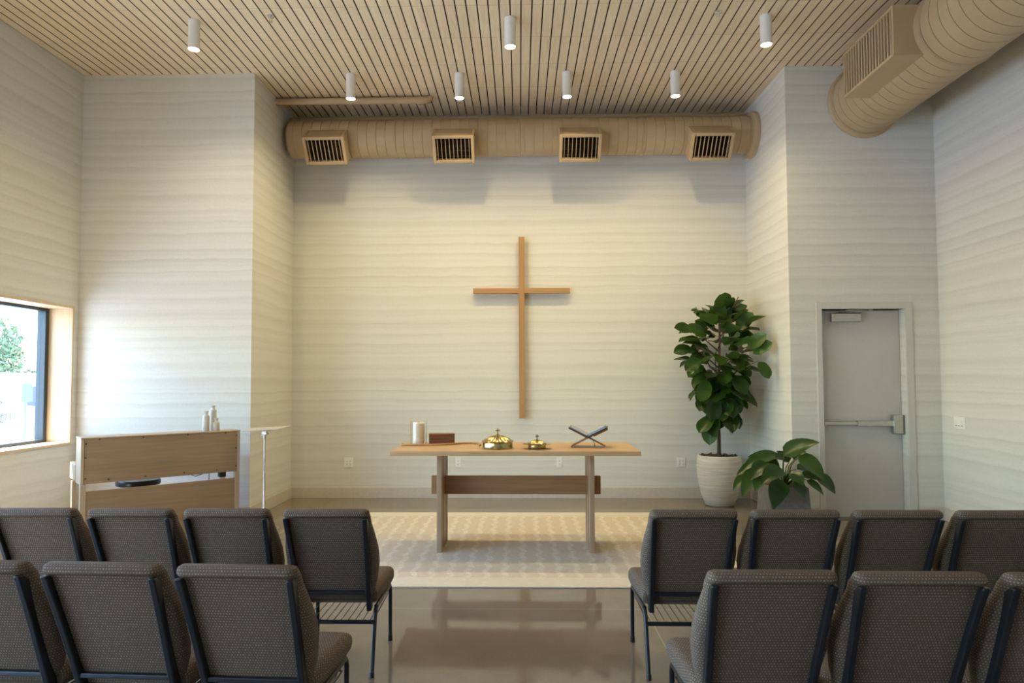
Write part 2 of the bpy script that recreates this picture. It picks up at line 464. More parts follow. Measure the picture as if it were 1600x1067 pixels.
# baseboards
def base(name, *boxes):
    m = MB()
    for b in boxes: m.box(*b)
    struct(m.build(name, M['trim'], bevel=.003))
BH, BT = .153, .014
base('baseboard_back', (XAL, XAR, YB - BT, YB, 0, BH))
base('baseboard_alcove_left', (XAL, XAL + BT, YD - BT, YB - BT, 0, BH))
base('baseboard_alcove_right', (XAR - BT, XAR, YD - BT, YB - BT, 0, BH))
base('baseboard_back_left', (XL + BT, XAL, YD - BT, YD, 0, BH))
base('baseboard_back_right', (XAR, 3.50, YD - BT, YD, 0, BH), (4.626, XR - BT, YD - BT, YD, 0, BH))
base('baseboard_left', (XL, XL + BT, YREAR, YD, 0, BH))
base('baseboard_right', (XR - BT, XR, YREAR, YD, 0, BH))

# windows in the left wall
def window(name, a, b, c, d):
    root = bpy.data.objects.new(name, None); COL.objects.link(root); struct(root); root.location = (XL, (a + b) / 2, c)
    L = (b - a) / 2; H = d - c; t = .03
    m = MB()
    D = .40
    m.box(-D, .012, -L - t, -L, -t, H + t); m.box(-D, .012, L, L + t, -t, H + t)
    m.box(-D, .012, -L, L, -t, 0); m.box(-D, .012, -L, L, H, H + t)
    m.build('reveal_lining', M['oak_reveal'], root, bevel=.002)
    m = MB(); f = .06
    x0, x1 = -.375, -.27
    m.box(x0, x1, -L, -L + f, 0, H); m.box(x0, x1, L - f, L, 0, H); m.box(x0, x1, -L + f, L - f, 0, f * .6); m.box(x0, x1, -L + f, L - f, H - f * .6, H)
    for q in (-L / 3,): m.box(x0, x1, q - f / 2, q + f / 2, f * .6, H - f * .6)
    m.build('window_frame', M['win_frame'], root, bevel=.004)
    m = MB(); m.box(-.335, -.327, -L + f, L - f, f * .6, H - f * .6); m.build('pane', M['window_glass'], root)
window('window_1', *WINS_LEFT[0]); window('unseen_window_2', *WINS_LEFT[1]); window('unseen_window_3', *WINS_LEFT[2])  # second and third are unseen, added and sized to light the room
# door
root = bpy.data.objects.new('door_1', None); COL.objects.link(root); struct(root); root.location = (4.05, YD, 0)
def dx(x): return x - 4.05
m = MB(); yb = .18
m.box(dx(3.502), dx(3.568), -.018, yb, 0, DZ + .085); m.box(dx(4.541), dx(4.624), -.018, yb, 0, DZ + .085); m.box(dx(3.568), dx(4.541), -.018, yb, DZ, DZ + .085)
m.box(dx(3.568), dx(3.585), .165, yb, 0, DZ); m.box(dx(4.524), dx(4.541), .165, yb, 0, DZ)
m.build('door_frame', M['frame_paint'], root, bevel=.004)
m = MB(); m.box(dx(3.574), dx(4.536), .115, .16, .012, DZ - .006); m.build('door_leaf', M['doorpaint'], root, bevel=.003)
m = MB(); m.box(dx(3.568), dx(4.541), .02, .17, 0, .011); m.build('threshold', M['steel_dark'], root, bevel=.003)
m = MB(); m.box(dx(3.715), dx(4.066), .055, .115, 2.326, 2.432); cl = m.build('door_closer', M['steel'], root, bevel=.012)
m = MB(); m.tube([(dx(3.80), .085, 2.437), (dx(3.86), -.05, 2.452), (dx(4.15), .03, 2.462)], .009); m.cyl((dx(3.80), .085, 2.42), (dx(3.80), .085, 2.448), .018); m.box(dx(4.12), dx(4.17), .0, .05, 2.455, 2.4725)
m.build('closer_arm', M['steel_dark'], cl, smooth='auto')
m = MB(); m.box(dx(3.60), dx(3.99), .055, .105, 1.10, 1.142); m.box(dx(3.99), dx(4.42), .050, .110, 1.088, 1.15); m.box(dx(3.60), dx(3.62), .05, .115, 1.09, 1.15)
eb = m.build('exit_bar', M['steel'], root, bevel=.006)
m = MB(); m.box(dx(4.405), dx(4.515), .035, .115, .995, 1.222); m.build('latch_housing', M['steel'], eb, bevel=.014)
m = MB(); m.box(dx(4.515), dx(4.54), .05, .112, .99, 1.215); m.build('strike_plate', M['steel_dark'], root, bevel=.003)

# ------------------------------------------------------------------ outlets and switch
def outlet(x, gang, label):
    w2 = .062 if gang == 2 else .04
    t = thing('wall_outlet', label, 'outlet', (x, YB, .498), 0, 'outlets on the wall behind the table')
    m = MB(); m.box(-w2, w2, -.008, 0, -.068, .068); m.build('cover_plate', M['white'], t, bevel=.003)
    for cx in ((-.023, .023) if gang == 2 else (0,)):
        m = MB(); m.box(cx - .017, cx + .017, -.0115, -.0075, -.038, .038); r = m.build('receptacle', M['white'], t, bevel=.002)
        for zz in (-.02, .02):
            for q in (-.006, .006):
                m = MB(); m.box(cx + q - .0015, cx + q + .0015, -.0125, -.011, zz - .006, zz + .006); m.build('slot', M['slot'], r)
            m = MB(); m.cyl((cx, -.0125, zz - .011), (cx, -.011, zz - .011), .003, n=8); m.build('slot', M['slot'], r)
outlet(-2.406, 2, 'white square double outlet on back wall between music stand and table')
outlet(-.868, 1, 'narrow white outlet seen beneath table, beside its leg on candle side')
outlet(.548, 1, 'narrow white outlet seen beneath table, under the crossed book stand')
outlet(2.236, 2, 'white square double outlet on back wall beside the cream fig pot')
t = thing('light_switch', 'white triple rocker light switch on right wall past the door', 'switch', (XR, 7.805, 1.148))
m = MB(); m.box(-.008, 0, -.098, .098, -.066, .066); m.build('cover_plate', M['white'], t, bevel=.003)
for cy in (-.052, 0, .052):
    m = MB(); m.box(-.012, -.0075, cy - .018, cy + .018, -.036, .036); r = m.build('rocker', M['white'], t, bevel=.002)
    m = MB(); m.box(-.0135, -.0118, cy - .012, cy + .012, -.034, -.027); m.build('indicator', M['slot'], r)

# ------------------------------------------------------------------ cross
t = thing('wall_cross', 'tall plain oak Latin cross mounted on the back wall', 'cross', (.031, YB, 1.114))
m = MB(); m.box(-.0405, .0405, -.095, -.04, 0, 2.539); m.build('upright', M['cross_z'], t, bevel=.002)
m = MB(); m.box(-.679, -.0405, -.097, -.042, 1.742, 1.815); m.box(.0405, .676, -.097, -.042, 1.742, 1.815); m.build('crossbar', M['cross_x'], t, bevel=.002)
for z in (.35, 2.1):
    m = MB(); m.box(-.02, .02, -.04, 0, z, z + .1); m.build('mounting_block', M['cross_z'], t)

# ------------------------------------------------------------------ table
TZ = .99
t = thing('communion_table', 'long oak trestle table with a wide stretcher standing on the cream rug', 'table', (-.043, 6.79, .013), -.012)
m = MB(); m.box(-1.158, 1.158, -.46, .46, .935, .977); m.build('tabletop', M['oak_x'], t, bevel=.003)
for sx in (-1, 1):
    cx = .726 * sx
    m = MB(); m.box(cx - .023, cx + .023, -.26, .255, 0, .935); l_ = m.build('leg', M['oak_z'], t, bevel=.003)
    m = MB()
    for q in (-.12, .1): m.box(cx - .0245 * (1 if sx > 0 else -1) - .0015, cx - .0245 * (1 if sx > 0 else -1) + .0015, q, q + .012, 0.02, .93)
    m.build('edge_strip', M['oak_beam'], l_)
m = MB(); m.box(-.832, .832, -.028, .028, .513, .69); m.build('stretcher', M['oak_beam'], t, bevel=.003)

# ------------------------------------------------------------------ rug
m = MB(); m.box(-1.98, 1.98, -1.52, 1.52, 0, .012); o = m.build('area_rug', M['rug'], bevel=.004); o.location = (-.04, 7.005, 0)
tag(o, 'large cream and beige woven rug under the oak table', 'rug')

# ------------------------------------------------------------------ things on the table
t = thing('pillar_candle', 'ivory pillar candle in a clear glass cylinder on the table', 'candle', (-1.046, 7.06, TZ))
m = MB(); m.lathe([(.057, .004), (.060, .01), (.060, .214), (.054, .221), (.03, .217), (.004, .216)], 32); c_ = m.build('wax', M['wax'], t, smooth='auto')
m = MB(); m.cyl((0, 0, .214), (.002, 0, .232), .002, n=6); m.build('wick', M['dark'], c_)
m = MB(); m.lathe([(.085, 0), (.086, .24), (.083, .24), (.082, .0035), (.001, .0035)], 40, caps=False); m.build('glass_cylinder', M['glass'], t, smooth='auto')
t = thing('wooden_box', 'small red-brown wooden box with grooved sides beside the candle', 'box', (-.815, 7.13, TZ), .14)
m = MB()
for i in range(5): m.box(-.132, .132, -.075, .075, i * .0185 + .0005, i * .0185 + .0155); m.box(-.127, .127, -.07, .07, i * .0185 + .0155, i * .0185 + .03)
m.build('box_body', M['box_wood'], t, bevel=.001)
m = MB(); m.box(-.135, .135, -.078, .078, .0932, .101); m.build('lid', M['box_wood'], t, bevel=.002)
# string of beads: a long loop laid across the table
t = thing('prayer_beads', 'long string of amber wooden prayer beads trailing along the table', 'beads', (-.85, 6.9, TZ))
ctrl = [(-1.20, 6.99), (-1.185, 6.87), (-1.10, 6.855), (-.98, 6.865), (-.86, 6.88), (-.75, 6.92), (-.66, 6.99), (-.58, 7.05), (-.50, 7.06), (-.43, 7.02), (-.40, 6.90), (-.405, 6.83)]
def catmull(P, n):
    out = []
    P = [P[0]] + P + [P[-1]]
    for i in range(1, len(P) - 2):
        for j in range(n):
            u = j / n
            out.append(tuple(.5 * ((2 * P[i][c]) + (-P[i-1][c] + P[i+1][c]) * u + (2*P[i-1][c] - 5*P[i][c] + 4*P[i+1][c] - P[i+2][c]) * u*u + (-P[i-1][c] + 3*P[i][c] - 3*P[i+1][c] + P[i+2][c]) * u**3) for c in range(len(P[0]))))
    out.append(P[-1]); return out
path = [(x + .85, y - 6.9, .0105) for x, y in catmull(ctrl, 12)]
m = MB(); m.tube(path, .0015, 5); m.build('cord', M['bead'], t)
dist = 0; beads = []; last = Vector(path[0])
for p in path:
    p = Vector(p)
    while (p - last).length > .0139:
        last = last + (p - last).normalized() * .0139; beads.append(last.copy())
m = MB(); m.sphere((0, 0, 0), .0105, 10, 6); b0 = m.build('bead', M['bead'], t, smooth=True); b0.location = beads[0]
for p in beads[1:99]:
    b_ = b0.copy(); COL.objects.link(b_); b_.parent = t; b_.location = p

def fluted_dome(mb, r, z0, h, n=96, flutes=24):
    rings = []
    for i in range(13):
        u = i / 12; rr = r * (1 - u) + .0; z = z0 + h * (math.sin(u * PI / 2) * .55 + u * .45)
        ring = []
        for k in range(n):
            a = 2 * PI * k / n; f = 1 + .065 * math.sin(PI * min(1, u * 1.15 + .05)) * math.cos(flutes * a)
            ring.append(mb.bm.verts.new((max(rr, .004) * f * math.cos(a), max(rr, .004) * f * math.sin(a), z)))
        rings.append(ring)
    for A, B in zip(rings, rings[1:]):
        for k in range(n):
            j = (k + 1) % n; mb.bm.faces.new((A[k], A[j], B[j], B[k]))
    mb.bm.faces.new(rings[-1]); mb.bm.faces.new(list(reversed(rings[0])))
def finial(mb, z, s):
    mb.lathe([(.006 * s, z - .004), (.011 * s, z + .002 * s), (.006 * s, z + .006 * s)], 12)
    mb.box(-.006 * s, .006 * s, -.0035 * s, .0035 * s, z + .002, z + .056 * s); mb.box(-.022 * s, .022 * s, -.0035 * s, .0035 * s, z + .03 * s, z + .042 * s)
t = thing('communion_tray', 'larger round brass communion tray with fluted domed lid and cross', 'tray', (-.216, 6.63, TZ))
m = MB(); m.lathe([(.148, 0), (.152, .004), (.146, .012), (.145, .058), (.150, .064), (.001, .064)], 64); m.build('tray_body', M['brass'], t, smooth='auto')
m = MB(); m.lathe([(.153, .0645), (.155, .068), (.150, .074)], 64, caps=False); fluted_dome(m, .149, .072, .062); lid = m.build('lid', M['brass'], t, smooth='auto')
m = MB(); finial(m, .134, 1.0); m.build('cross_finial', M['brass'], lid, bevel=.0008)
t = thing('bread_plate', 'smaller brass communion plate with flat wide rim and fluted lid', 'tray', (.163, 6.575, TZ))
m = MB(); m.lathe([(.084, 0), (.086, .004), (.084, .034), (.096, .040), (.136, .044), (.138, .046), (.136, .048), (.09, .045), (.001, .044)], 64); m.build('plate', M['brass'], t, smooth='auto')
m = MB(); m.lathe([(.090, .0485), (.092, .051), (.088, .055)], 64, caps=False); fluted_dome(m, .088, .053, .036); lid = m.build('lid', M['brass'], t, smooth='auto')
m = MB(); finial(m, .089, .85); m.build('cross_finial', M['brass'], lid, bevel=.0008)
# crossed wooden book stand with an open book
t = thing('book_stand', 'crossed folding wooden book stand near the table end', 'book stand', (.675, 6.78, TZ), -.16)
ang = math.radians(27)
def board(sgn, mb, l0, l1, y0, y1, th):
    c, s = math.cos(ang), math.sin(ang)
    Mx = Matrix.Translation((0, 0, .0905)) @ Matrix(((c * sgn, 0, -s * sgn, 0), (0, 1, 0, 0), (s, 0, c, 0), (0, 0, 0, 1)))
    mb.box(l0, l1, y0, y1, -th / 2, th / 2, Mx)
for sgn in (-1, 1):
    m = MB()
    board(sgn, m, -.185, .21, *((-.105, -.036) if sgn > 0 else (-.034, .034)), .010)
    if sgn > 0: board(sgn, m, -.185, .21, .036, .105, .010)
    else:
        board(sgn, m, .012, .21, -.105, -.036, .010); board(sgn, m, .012, .21, .036, .105, .010)
    if sgn > 0: board(sgn, m, .06, .212, -.107, -.09, .03)
    m.build('stand_board', M['stand_wood'], t, bevel=.002)
m = MB(); m.tube([(.045, -.06, .062), (.06, -.062, .045), (.062, -.06, .02)], .004, 8); m.sphere((.062, -.06, .014), .009); m.build('clasp', M['steel_dark'], t, smooth=True)
t = thing('open_book', 'open dark-covered book lying on the crossed stand', 'book', (.675, 6.78, TZ + .0905), -.16)
def bk(sgn, mb, l0, l1, y0, y1, z0, z1):
    c, s = math.cos(ang), math.sin(ang)
    Mx = Matrix(((c * sgn, 0, -s * sgn, 0), (0, 1, 0, 0), (s, 0, c, 0), (0, 0, 0, 1)))
    mb.box(l0, l1, y0, y1, z0, z1, Mx)
m = MB()
for sgn in (-1, 1): bk(sgn, m, .008, .212, -.138, .138, .0055, .0125)
m.build('cover', M['cover'], t, bevel=.001)
m = MB()
for sgn, th in ((-1, .012), (1, .024)): bk(sgn, m, .012 + th * .4, .198, -.128, .128, .0126, .0126 + th)
m.build('pages', M['page'], t, bevel=.004)

# ------------------------------------------------------------------ chairs
def rrect(x0, x1, y0, y1, r, z, n=4):
    out = []
    for cx, cy, a0 in ((x1 - r, y1 - r, 0), (x0 + r, y1 - r, PI / 2), (x0 + r, y0 + r, PI), (x1 - r, y0 + r, 1.5 * PI)):
        for i in range(n + 1):
            a = a0 + PI / 2 * i / n; out.append(Vector((cx + r * math.cos(a), cy + r * math.sin(a), z)))
    return out
def back_y(z):                      # line of the posts seen from the side
    return .108 - .185 * max(0, (z - .345)) / .54 - .025 * max(0, (z - .345) / .54) ** 2
def make_chair(label):
    t = thing('stacking_chair', label, 'chair', (0, 0, 0), 0, 'brown stacking chairs in rows')
    # backrest: full pad, bulging sideways at the middle, rolled over the top
    m = MB(); secs = []
    prof = [(.40, .205, .014, .060), (.44, .222, .008, .085), (.52, .244, .006, .108), (.62, .259, .004, .118), (.70, .259, .004, .116), (.79, .248, .004, .106), (.86, .237, .004, .090), (.900, .236, .002, .080), (.904, .236, -.018, .076), (.913, .236, -.028, .070), (.924, .235, -.029, .060), (.937, .231, -.022, .046), (.945, .219, -.006, .026)]
    for z, hw, b0_, f0 in prof:
        yb_ = back_y(min(z, .89))
        r = max(.012, min(.04, (f0 - b0_) * .42))
        secs.append(rrect(-hw, hw, yb_ + b0_, yb_ + f0, r, z, 4))
    m.sweep(secs, mid=14); m.build('backrest', M['fabric'], t, smooth='auto')
    # seat cushion
    m = MB(); secs = []
    for y, hw, zt, zb in ((.118, .225, .440, .385), (.125, .237, .455, .372), (.15, .244, .466, .366), (.30, .252, .474, .366), (.45, .258, .476, .368), (.54, .257, .468, .372), (.578, .250, .450, .380), (.592, .238, .430, .395)):
        L_ = rrect(-hw, hw, zb, zt, min(.036, (zt - zb) * .42), 0, 4)
        secs.append([Vector((p.x, y, p.y)) for p in L_])
    m.sweep(secs, mid=4); m.build('seat', M['fabric'], t, smooth='auto')
    for sx in (-1, 1):
        # flat post up the back
        m = MB(); secs = []
        for z in (.335, .36, .45, .55, .65, .75, .82, .87, .888, .898):
            yb_ = back_y(z); hw = .0135; dp = .052
            if z > .88: dp = .052 - (z - .87) * 1.0
            xo = (.2165 - .02 * (.888 - z) / .55) * sx
            secs.append([Vector((xo - hw, yb_ - .025, z)), Vector((xo + hw, yb_ - .025, z)), Vector((xo + hw, yb_ - .025 + dp, z)), Vector((xo - hw, yb_ - .025 + dp, z))])
        m.sweep(secs); m.build('back_post', M['black_metal'], t, bevel=.005, smooth='auto')
        # leg frame: front leg, side rail, rear leg
        xo = .232 * sx
        m = MB(); m.tube([(xo, .13, .352), (xo, .105, .335), (xo, .085, .30), (xo, .01, .012)], .0125, 10); lg = m.build('leg', M['black_metal'], t, smooth='auto')
        m = MB(); m.cyl((xo, .004, 0), (xo, .011, .028), .0145, n=12); m.build('foot_cap', M['black_plastic'], lg, smooth='auto')
        m = MB(); m.tube([(xo, .515, .352), (xo, .538, .342), (xo, .548, .315), (xo, .552, .012)], .0125, 10); lg = m.build('leg', M['black_metal'], t, smooth='auto')
        m = MB(); m.cyl((xo, .552, 0), (xo, .552, .035), .0145, n=12); m.build('foot_cap', M['black_plastic'], lg, smooth='auto')
        m = MB(); m.tube([(xo, .12, .354), (xo, .525, .354)], .0125, 10); m.build('side_rail', M['black_metal'], t, smooth='auto')
    m = MB(); m.box(-.195, .195, back_y(.45) - .018, back_y(.45) + .006, .437, .456); m.build('crossbar', M['black_metal'], t, bevel=.003)
    # wire book rack under the seat
    m = MB(); m.box(-.23, .23, .058, .078, .272, .290)
    for i in range(11):
        x = -.205 + i * .041; m.tube([(x, .068, .289), (x, .30, .288), (x, .47, .288), (x, .50, .305)], .0025, 6)
    m.tube([(-.22, .50, .308), (.22, .50, .308)], .005, 8); m.tube([(-.225, .07, .289), (-.225, .5, .305)], .004, 6); m.tube([(.225, .07, .289), (.225, .5, .305)], .004, 6)
    m.build('book_rack', M['black_metal'], t)
    return t
SPOTS = [
 # x, y (rear feet), turn, label
 (-1.062, 3.845, 0.0, 'brown speckled chair at the aisle end of the front row, window side'),
 (-1.612, 3.850, 0.0, 'brown speckled chair second from the aisle, front row, window side'),
 (-2.150, 3.855, 0.0, 'brown speckled chair third from the aisle, front row, window side'),
 (-2.700, 3.865, 0.01, 'brown speckled chair fourth from the aisle, front row, window side'),
 (.935, 3.835, 0.0, 'brown speckled chair at the aisle end of the front row, door side'),
 (1.475, 3.830, 0.0, 'brown speckled chair second from the aisle, front row, door side'),
 (2.017, 3.825, 0.0, 'brown speckled chair third from the aisle, front row, door side'),
 (2.560, 3.820, 0.0, 'brown speckled chair fourth from the aisle, front row, door side'),
 (-1.078, 2.715, -.05, 'brown speckled chair at the aisle end of the second row, window side'),
 (-1.618, 2.745, -.05, 'brown speckled chair second from the aisle, second row, window side'),
 (-2.158, 2.77, -.05, 'brown speckled chair third from the aisle, second row, window side'),
 (.924, 2.66, 0.0, 'brown speckled chair at the aisle end of the second row, door side'),
 (1.453, 2.645, -.01, 'brown speckled chair second from the aisle, second row, door side'),
 (1.991, 2.635, -.01, 'brown speckled chair third from the aisle, second row, door side'),
]
ch0 = make_chair(SPOTS[0][3])
ch0.location = (SPOTS[0][0], SPOTS[0][1], 0)
for x, y, a, lab in SPOTS[1:]: dup(ch0, (x, y, 0), a, lab)

# ------------------------------------------------------------------ downlights
def make_lamp(label):
    t = thing('ceiling_downlight', label, 'downlight', (0, 0, 0), 0, 'white cylinder downlights')
    m = MB(); m.lathe([(.060, 0), (.060, -.006), (.0585, -.008), (.0585, -.30), (.055, -.302), (.053, -.290), (.001, -.290)], 36); m.build('housing', M['white_lamp'], t, smooth='auto')
    m = MB(); m.lathe([(.0525, -.293), (.0525, -.2965), (.001, -.2965)], 32); m.build('lens', M['lens'], t)
    l = bpy.data.lights.new('lamp_light', 'SPOT'); l.energy = LAMP; l.spot_size = math.radians(156); l.spot_blend = .95; l.shadow_soft_size = .035; l.color = (1, .81, .42)
    o = bpy.data.objects.new('lamp_light', l); COL.objects.link(o); o.parent = t; o.location = (0, 0, -.31)
    return t
LAMPS = [(-3.36, 6.86, 'white cylinder downlight of the front ceiling row, nearest the window wall'), (-.085, 6.90, 'white cylinder downlight of the front ceiling row, above the table centre'), (2.545, 6.93, 'white cylinder downlight of the front ceiling row, nearest the big round duct'),
         (-2.06, 8.20, 'white cylinder downlight in the rear ceiling row, below the short pipe'), (-.725, 8.22, 'white cylinder downlight in the rear ceiling row, second from the short pipe'), (.592, 8.22, 'white cylinder downlight in the rear ceiling row, third from the short pipe'), (1.914, 8.24, 'white cylinder downlight in the rear ceiling row, nearest the door')]
l0 = make_lamp(LAMPS[0][2]); l0.location = (LAMPS[0][0], LAMPS[0][1], ceil_z(LAMPS[0][1]))
for x, y, lab in LAMPS[1:]: dup(l0, (x, y, ceil_z(y)), 0, lab)

# sprinkler heads
def make_sprinkler(label):
    t = thing('sprinkler_head', label, 'sprinkler', (0, 0, 0), 0, 'ceiling sprinkler heads')
    m = MB(); m.lathe([(.038, 0), (.036, -.008), (.015, -.012), (.001, -.012)], 24); m.build('escutcheon', M['chrome'], t, smooth='auto')
    m = MB(); m.cyl((0, 0, -.01), (0, 0, -.028), .010); m.tube([(.010, 0, -.026), (.013, 0, -.045), (.002, 0, -.058)], .003, 6); m.tube([(-.010, 0, -.026), (-.013, 0, -.045), (-.002, 0, -.058)], .003, 6); m.build('frame_arms', M['chrome'], t, smooth='auto')
    m = MB(); m.lathe([(.022, -.058), (.022, -.061), (.001, -.061)], 16); m.build('deflector', M['chrome'], t)
    return t
s0 = make_sprinkler('small chrome sprinkler head on ceiling towards the window wall'); s0.location = (-2.53, 6.78, ceil_z(6.78))
dup(s0, (2.03, 6.83, ceil_z(6.83)), 0, 'small chrome sprinkler head on ceiling towards the big round duct')

# ------------------------------------------------------------------ ducts
def ribbed(r, L, pitch=.125, groove=.007, w_=.0035):
    p = [(r, 0)]; z = pitch * .6
    while z < L - .02:
        p += [(r, z - w_), (r - groove, z - w_ * .9), (r - groove, z + w_ * .9), (r, z + w_)]; z += pitch
    p.append((r, L)); return p
t = thing('air_duct', 'tan spiral air duct with four vents across the back alcove', 'duct', (-3.2, 9.25, 4.97))
RX = Matrix.Rotation(PI / 2, 4, 'Y')     # z -> x
m = MB(); m.lathe([(.18, .035), (.225, .045), (.25, .075)] + [(a_, b_ + .08) for a_, b_ in ribbed(.25, 6.29)], 48, RX); m.build('duct_pipe', M['duct'], t, smooth='auto')
m = MB(); m.lathe([(.255, 6.31), (.305, 6.335), (.312, 6.36), (.312, 6.392), (.25, 6.392)], 48, RX, caps=False); m.build('end_flange', M['duct'], t, smooth='auto')
for q in (1.53, 2.53 + .68, 4.86):
    m = MB(); m.lathe([(.252, q - .012), (.258, q - .006), (.258, q + .006), (.252, q + .012)], 48, RX, caps=False); m.build('joint_band', M['duct'], t, smooth='auto')
def vent(xc):
    A = math.radians(38); n = Vector((0, -math.cos(A), -math.sin(A))); up = Vector((0, -math.sin(A), math.cos(A))); X = Vector((1, 0, 0))
    Mx = Matrix(((1, 0, 0, xc), (0, up.y, n.y, 0), (0, up.z, n.z, 0), (0, 0, 0, 1)))     # local x, u (up the face), n (outwards)
    W, H, D0, D1 = .277, .187, .10, .455
    m = MB(); fw = .042
    m.box(-W, -W + fw, -H, H, D0, D1, Mx); m.box(W - fw, W, -H, H, D0, D1, Mx); m.box(-W + fw, W - fw, -H, -H + fw, D0, D1, Mx); m.box(-W + fw, W - fw, H - fw, H, D0, D1, Mx)
    m.box(-W + fw, W - fw, -H + fw, H - fw, D0, D0 + .02, Mx)
    v = m.build('vent', M['duct'], t, bevel=.006)
    m = MB()
    for i in range(9):
        x = -W + fw + (2 * W - 2 * fw) * (i + .5) / 9; m.box(x - .003, x + .003, -H + fw - .004, H - fw + .004, D1 - .04, D1 - .008, Mx)
    m.build('grille', M['duct'], v)
    m = MB(); m.box(-W + fw + .001, W - fw - .001, -H + fw + .001, H - fw - .001, D1 - .085, D1 - .08, Mx)  # dark sheet behind the crossbars puts shade into the vent opening
    for i in range(4):
        q = -H + fw + (2 * H - 2 * fw) * (i + .5) / 4; m.box(-W + fw - .004, W - fw + .004, q - .0035, q + .0035, D1 - .078, D1 - .05, Mx)
    m.build('shade_backing', M['dark'], v)
for x in (-2.578, -.865, .81, 2.533): vent(x + 3.2)

t = thing('round_duct', 'fat tan round duct with a side grille running along the right wall', 'duct', (4.13, YD, 4.955))
RY = Matrix.Rotation(PI / 2, 4, 'X')     # z -> -y
m = MB(); m.lathe(ribbed(.402, 5.2, .135, .009, .0035), 64, RY); m.build('duct_pipe', M['duct'], t, smooth='auto')
m = MB(); m.lathe([(.403, .04), (.43, .025), (.437, .012), (.437, 0.001), (.40, 0.001)], 64, RY, caps=False); m.build('end_flange', M['duct'], t, smooth='auto')
m = MB(); q = 1.80; m.lathe([(.403, q - .03), (.412, q - .022), (.412, q + .01), (.417, q + .014), (.417, q + .022), (.403, q + .03)], 64, RY, caps=False); m.build('joint_band', M['duct'], t, smooth='auto')
m = MB(); xf = -.59; ya, yb2 = -1.73, -.735; za, zb = -.257, .233; fw = .03
m.box(xf, -.15, ya, ya + fw, za, zb); m.box(xf, -.15, yb2 - fw, yb2, za, zb); m.box(xf, -.15, ya + fw, yb2 - fw, za, za + fw); m.box(xf, -.15, ya + fw, yb2 - fw, zb - fw, zb)
v = m.build('vent', M['duct'], t, bevel=.006)
m = MB()
for i in range(17):
    y = ya + fw + (yb2 - ya - 2 * fw) * (i + .5) / 17; m.box(xf + .006, xf + .06, y - .011, y + .011, za + fw - .004, zb - fw + .004)
m.build('grille', M['duct'], v)
m = MB(); m.box(xf + .065, xf + .07, ya + fw + .001, yb2 - fw - .001, za + fw + .001, zb - fw - .001); m.build('shade_backing', M['dark'], v)  # dark sheet stands for the shade behind the slats

# pipes under the ceiling
z = ceil_z(8.87) - .062
t = thing('pipe_stub', 'short tan pipe with an elbow under the ceiling beside the alcove wall', 'pipe', (-3.223, 8.87, z))
m = MB(); m.cyl((0, 0, 0), (1.94, 0, 0), .045, n=28); m.build('pipe_run', M['duct'], t, smooth='auto')
m = MB(); m.tube([(1.95, 0, 0), (1.99, .0, 0), (2.02, .012, .008), (2.035, .03, .03), (2.035, .035, .05)], .05, 20); m.build('elbow', M['duct'], t, smooth='auto')
m = MB(); m.cyl((1.885, 0, 0), (1.955, 0, 0), .056, n=28); m.cyl((1.92, -.06, -.02), (1.92, .06, .01), .012); m.cyl((1.92, 0, -.065), (1.92, 0, .0), .012); m.build('coupling', M['duct'], t, smooth='auto')
t = thing('pipe', 'long thin pipe hung above the tan duct along back wall', 'pipe', (-3.223, 9.45, 5.325))
m = MB(); m.cyl((0, 0, 0), (6.419, 0, 0), .036, n=20); m.build('pipe_run', M['duct'], t, smooth='auto')
for x in (1.50, 2.93, 3.6, 4.77, 5.85):
    m = MB(); m.cyl((x, 0, 0), (x, 0, ceil_z(9.45) - 5.325 + .0), .006, n=8); m.cyl((x - .012, 0, 0), (x + .012, 0, 0), .042, n=20); m.cyl((x, 0, -.055), (x, 0, -.03), .012, n=10); m.build('hanger', M['duct'], t, smooth='auto')

# ------------------------------------------------------------------ organ
oa = math.atan2(7.6 - 6.577, -3.13 + 4.264)
t = thing('organ', 'light oak electric organ turned with its screwed back to the chairs', 'organ', (-4.264, 6.577, 0), oa)
OL, OT = 1.53, 1.098
m = MB(); m.box(0, .028, 0, .26, .64, OT - .014); m.box(OL - .028, OL, 0, .26, .64, OT - .014); m.build('side_panel', M['organ_edge'], t, bevel=.004)
m = MB(); m.box(-.004, OL + .004, -.004, .27, OT - .014, OT); m.build('top_board', M['organ_edge'], t, bevel=.004)
m = MB(); m.box(.03, OL - .03, .004, .018, .645, OT - .015); bp = m.build('back_panel', M['organ'], t, bevel=.002)
m = MB()
for s_, z_ in ((.16, 1.075), (.55, 1.075), (.98, 1.075), (1.37, 1.075), (.042, 1.037), (.042, .901), (.042, .699), (1.488, 1.04), (1.488, .902), (1.488, .704), (.242, .675), (.576, .675), (.948, .675), (1.283, .675)):
    m2 = MB(); m2.lathe([(.0075, 0), (.0075, .004), (.004, .006), (.001, .006)], 10, Matrix.Translation((s_, .004, z_)) @ Matrix.Rotation(PI / 2, 4, 'X')); m2.build('screw', M['black_plastic'], bp)
m.bm.free()
m = MB(); m.box(.655, .851, .0025, .0045, .81, .83); m.build('faded_badge', plain('faded_grey_print', (.27, .20, .13), .5), bp)
m = MB(); m.box(.03, OL - .03, .02, .26, .655, .675); m.box(.03, OL - .03, .20, .245, .675, 1.08); m.build('inner_case', M['organ'], t)
for a_, b_ in ((0, .05), (OL - .05, OL)):
    m = MB(); m.box(a_, b_, 0, .06, 0, .64); m.build('leg', M['organ_edge'], t, bevel=.004)
    m = MB(); m.box(a_, b_ if a_ else .035, .46, .52, 0, .63); m.build('leg', M['organ_edge'], t, bevel=.004)
m = MB(); m.box(.05, OL - .05, .006, .026, .03, .572); m.build('lower_panel', M['organ'], t, bevel=.002)
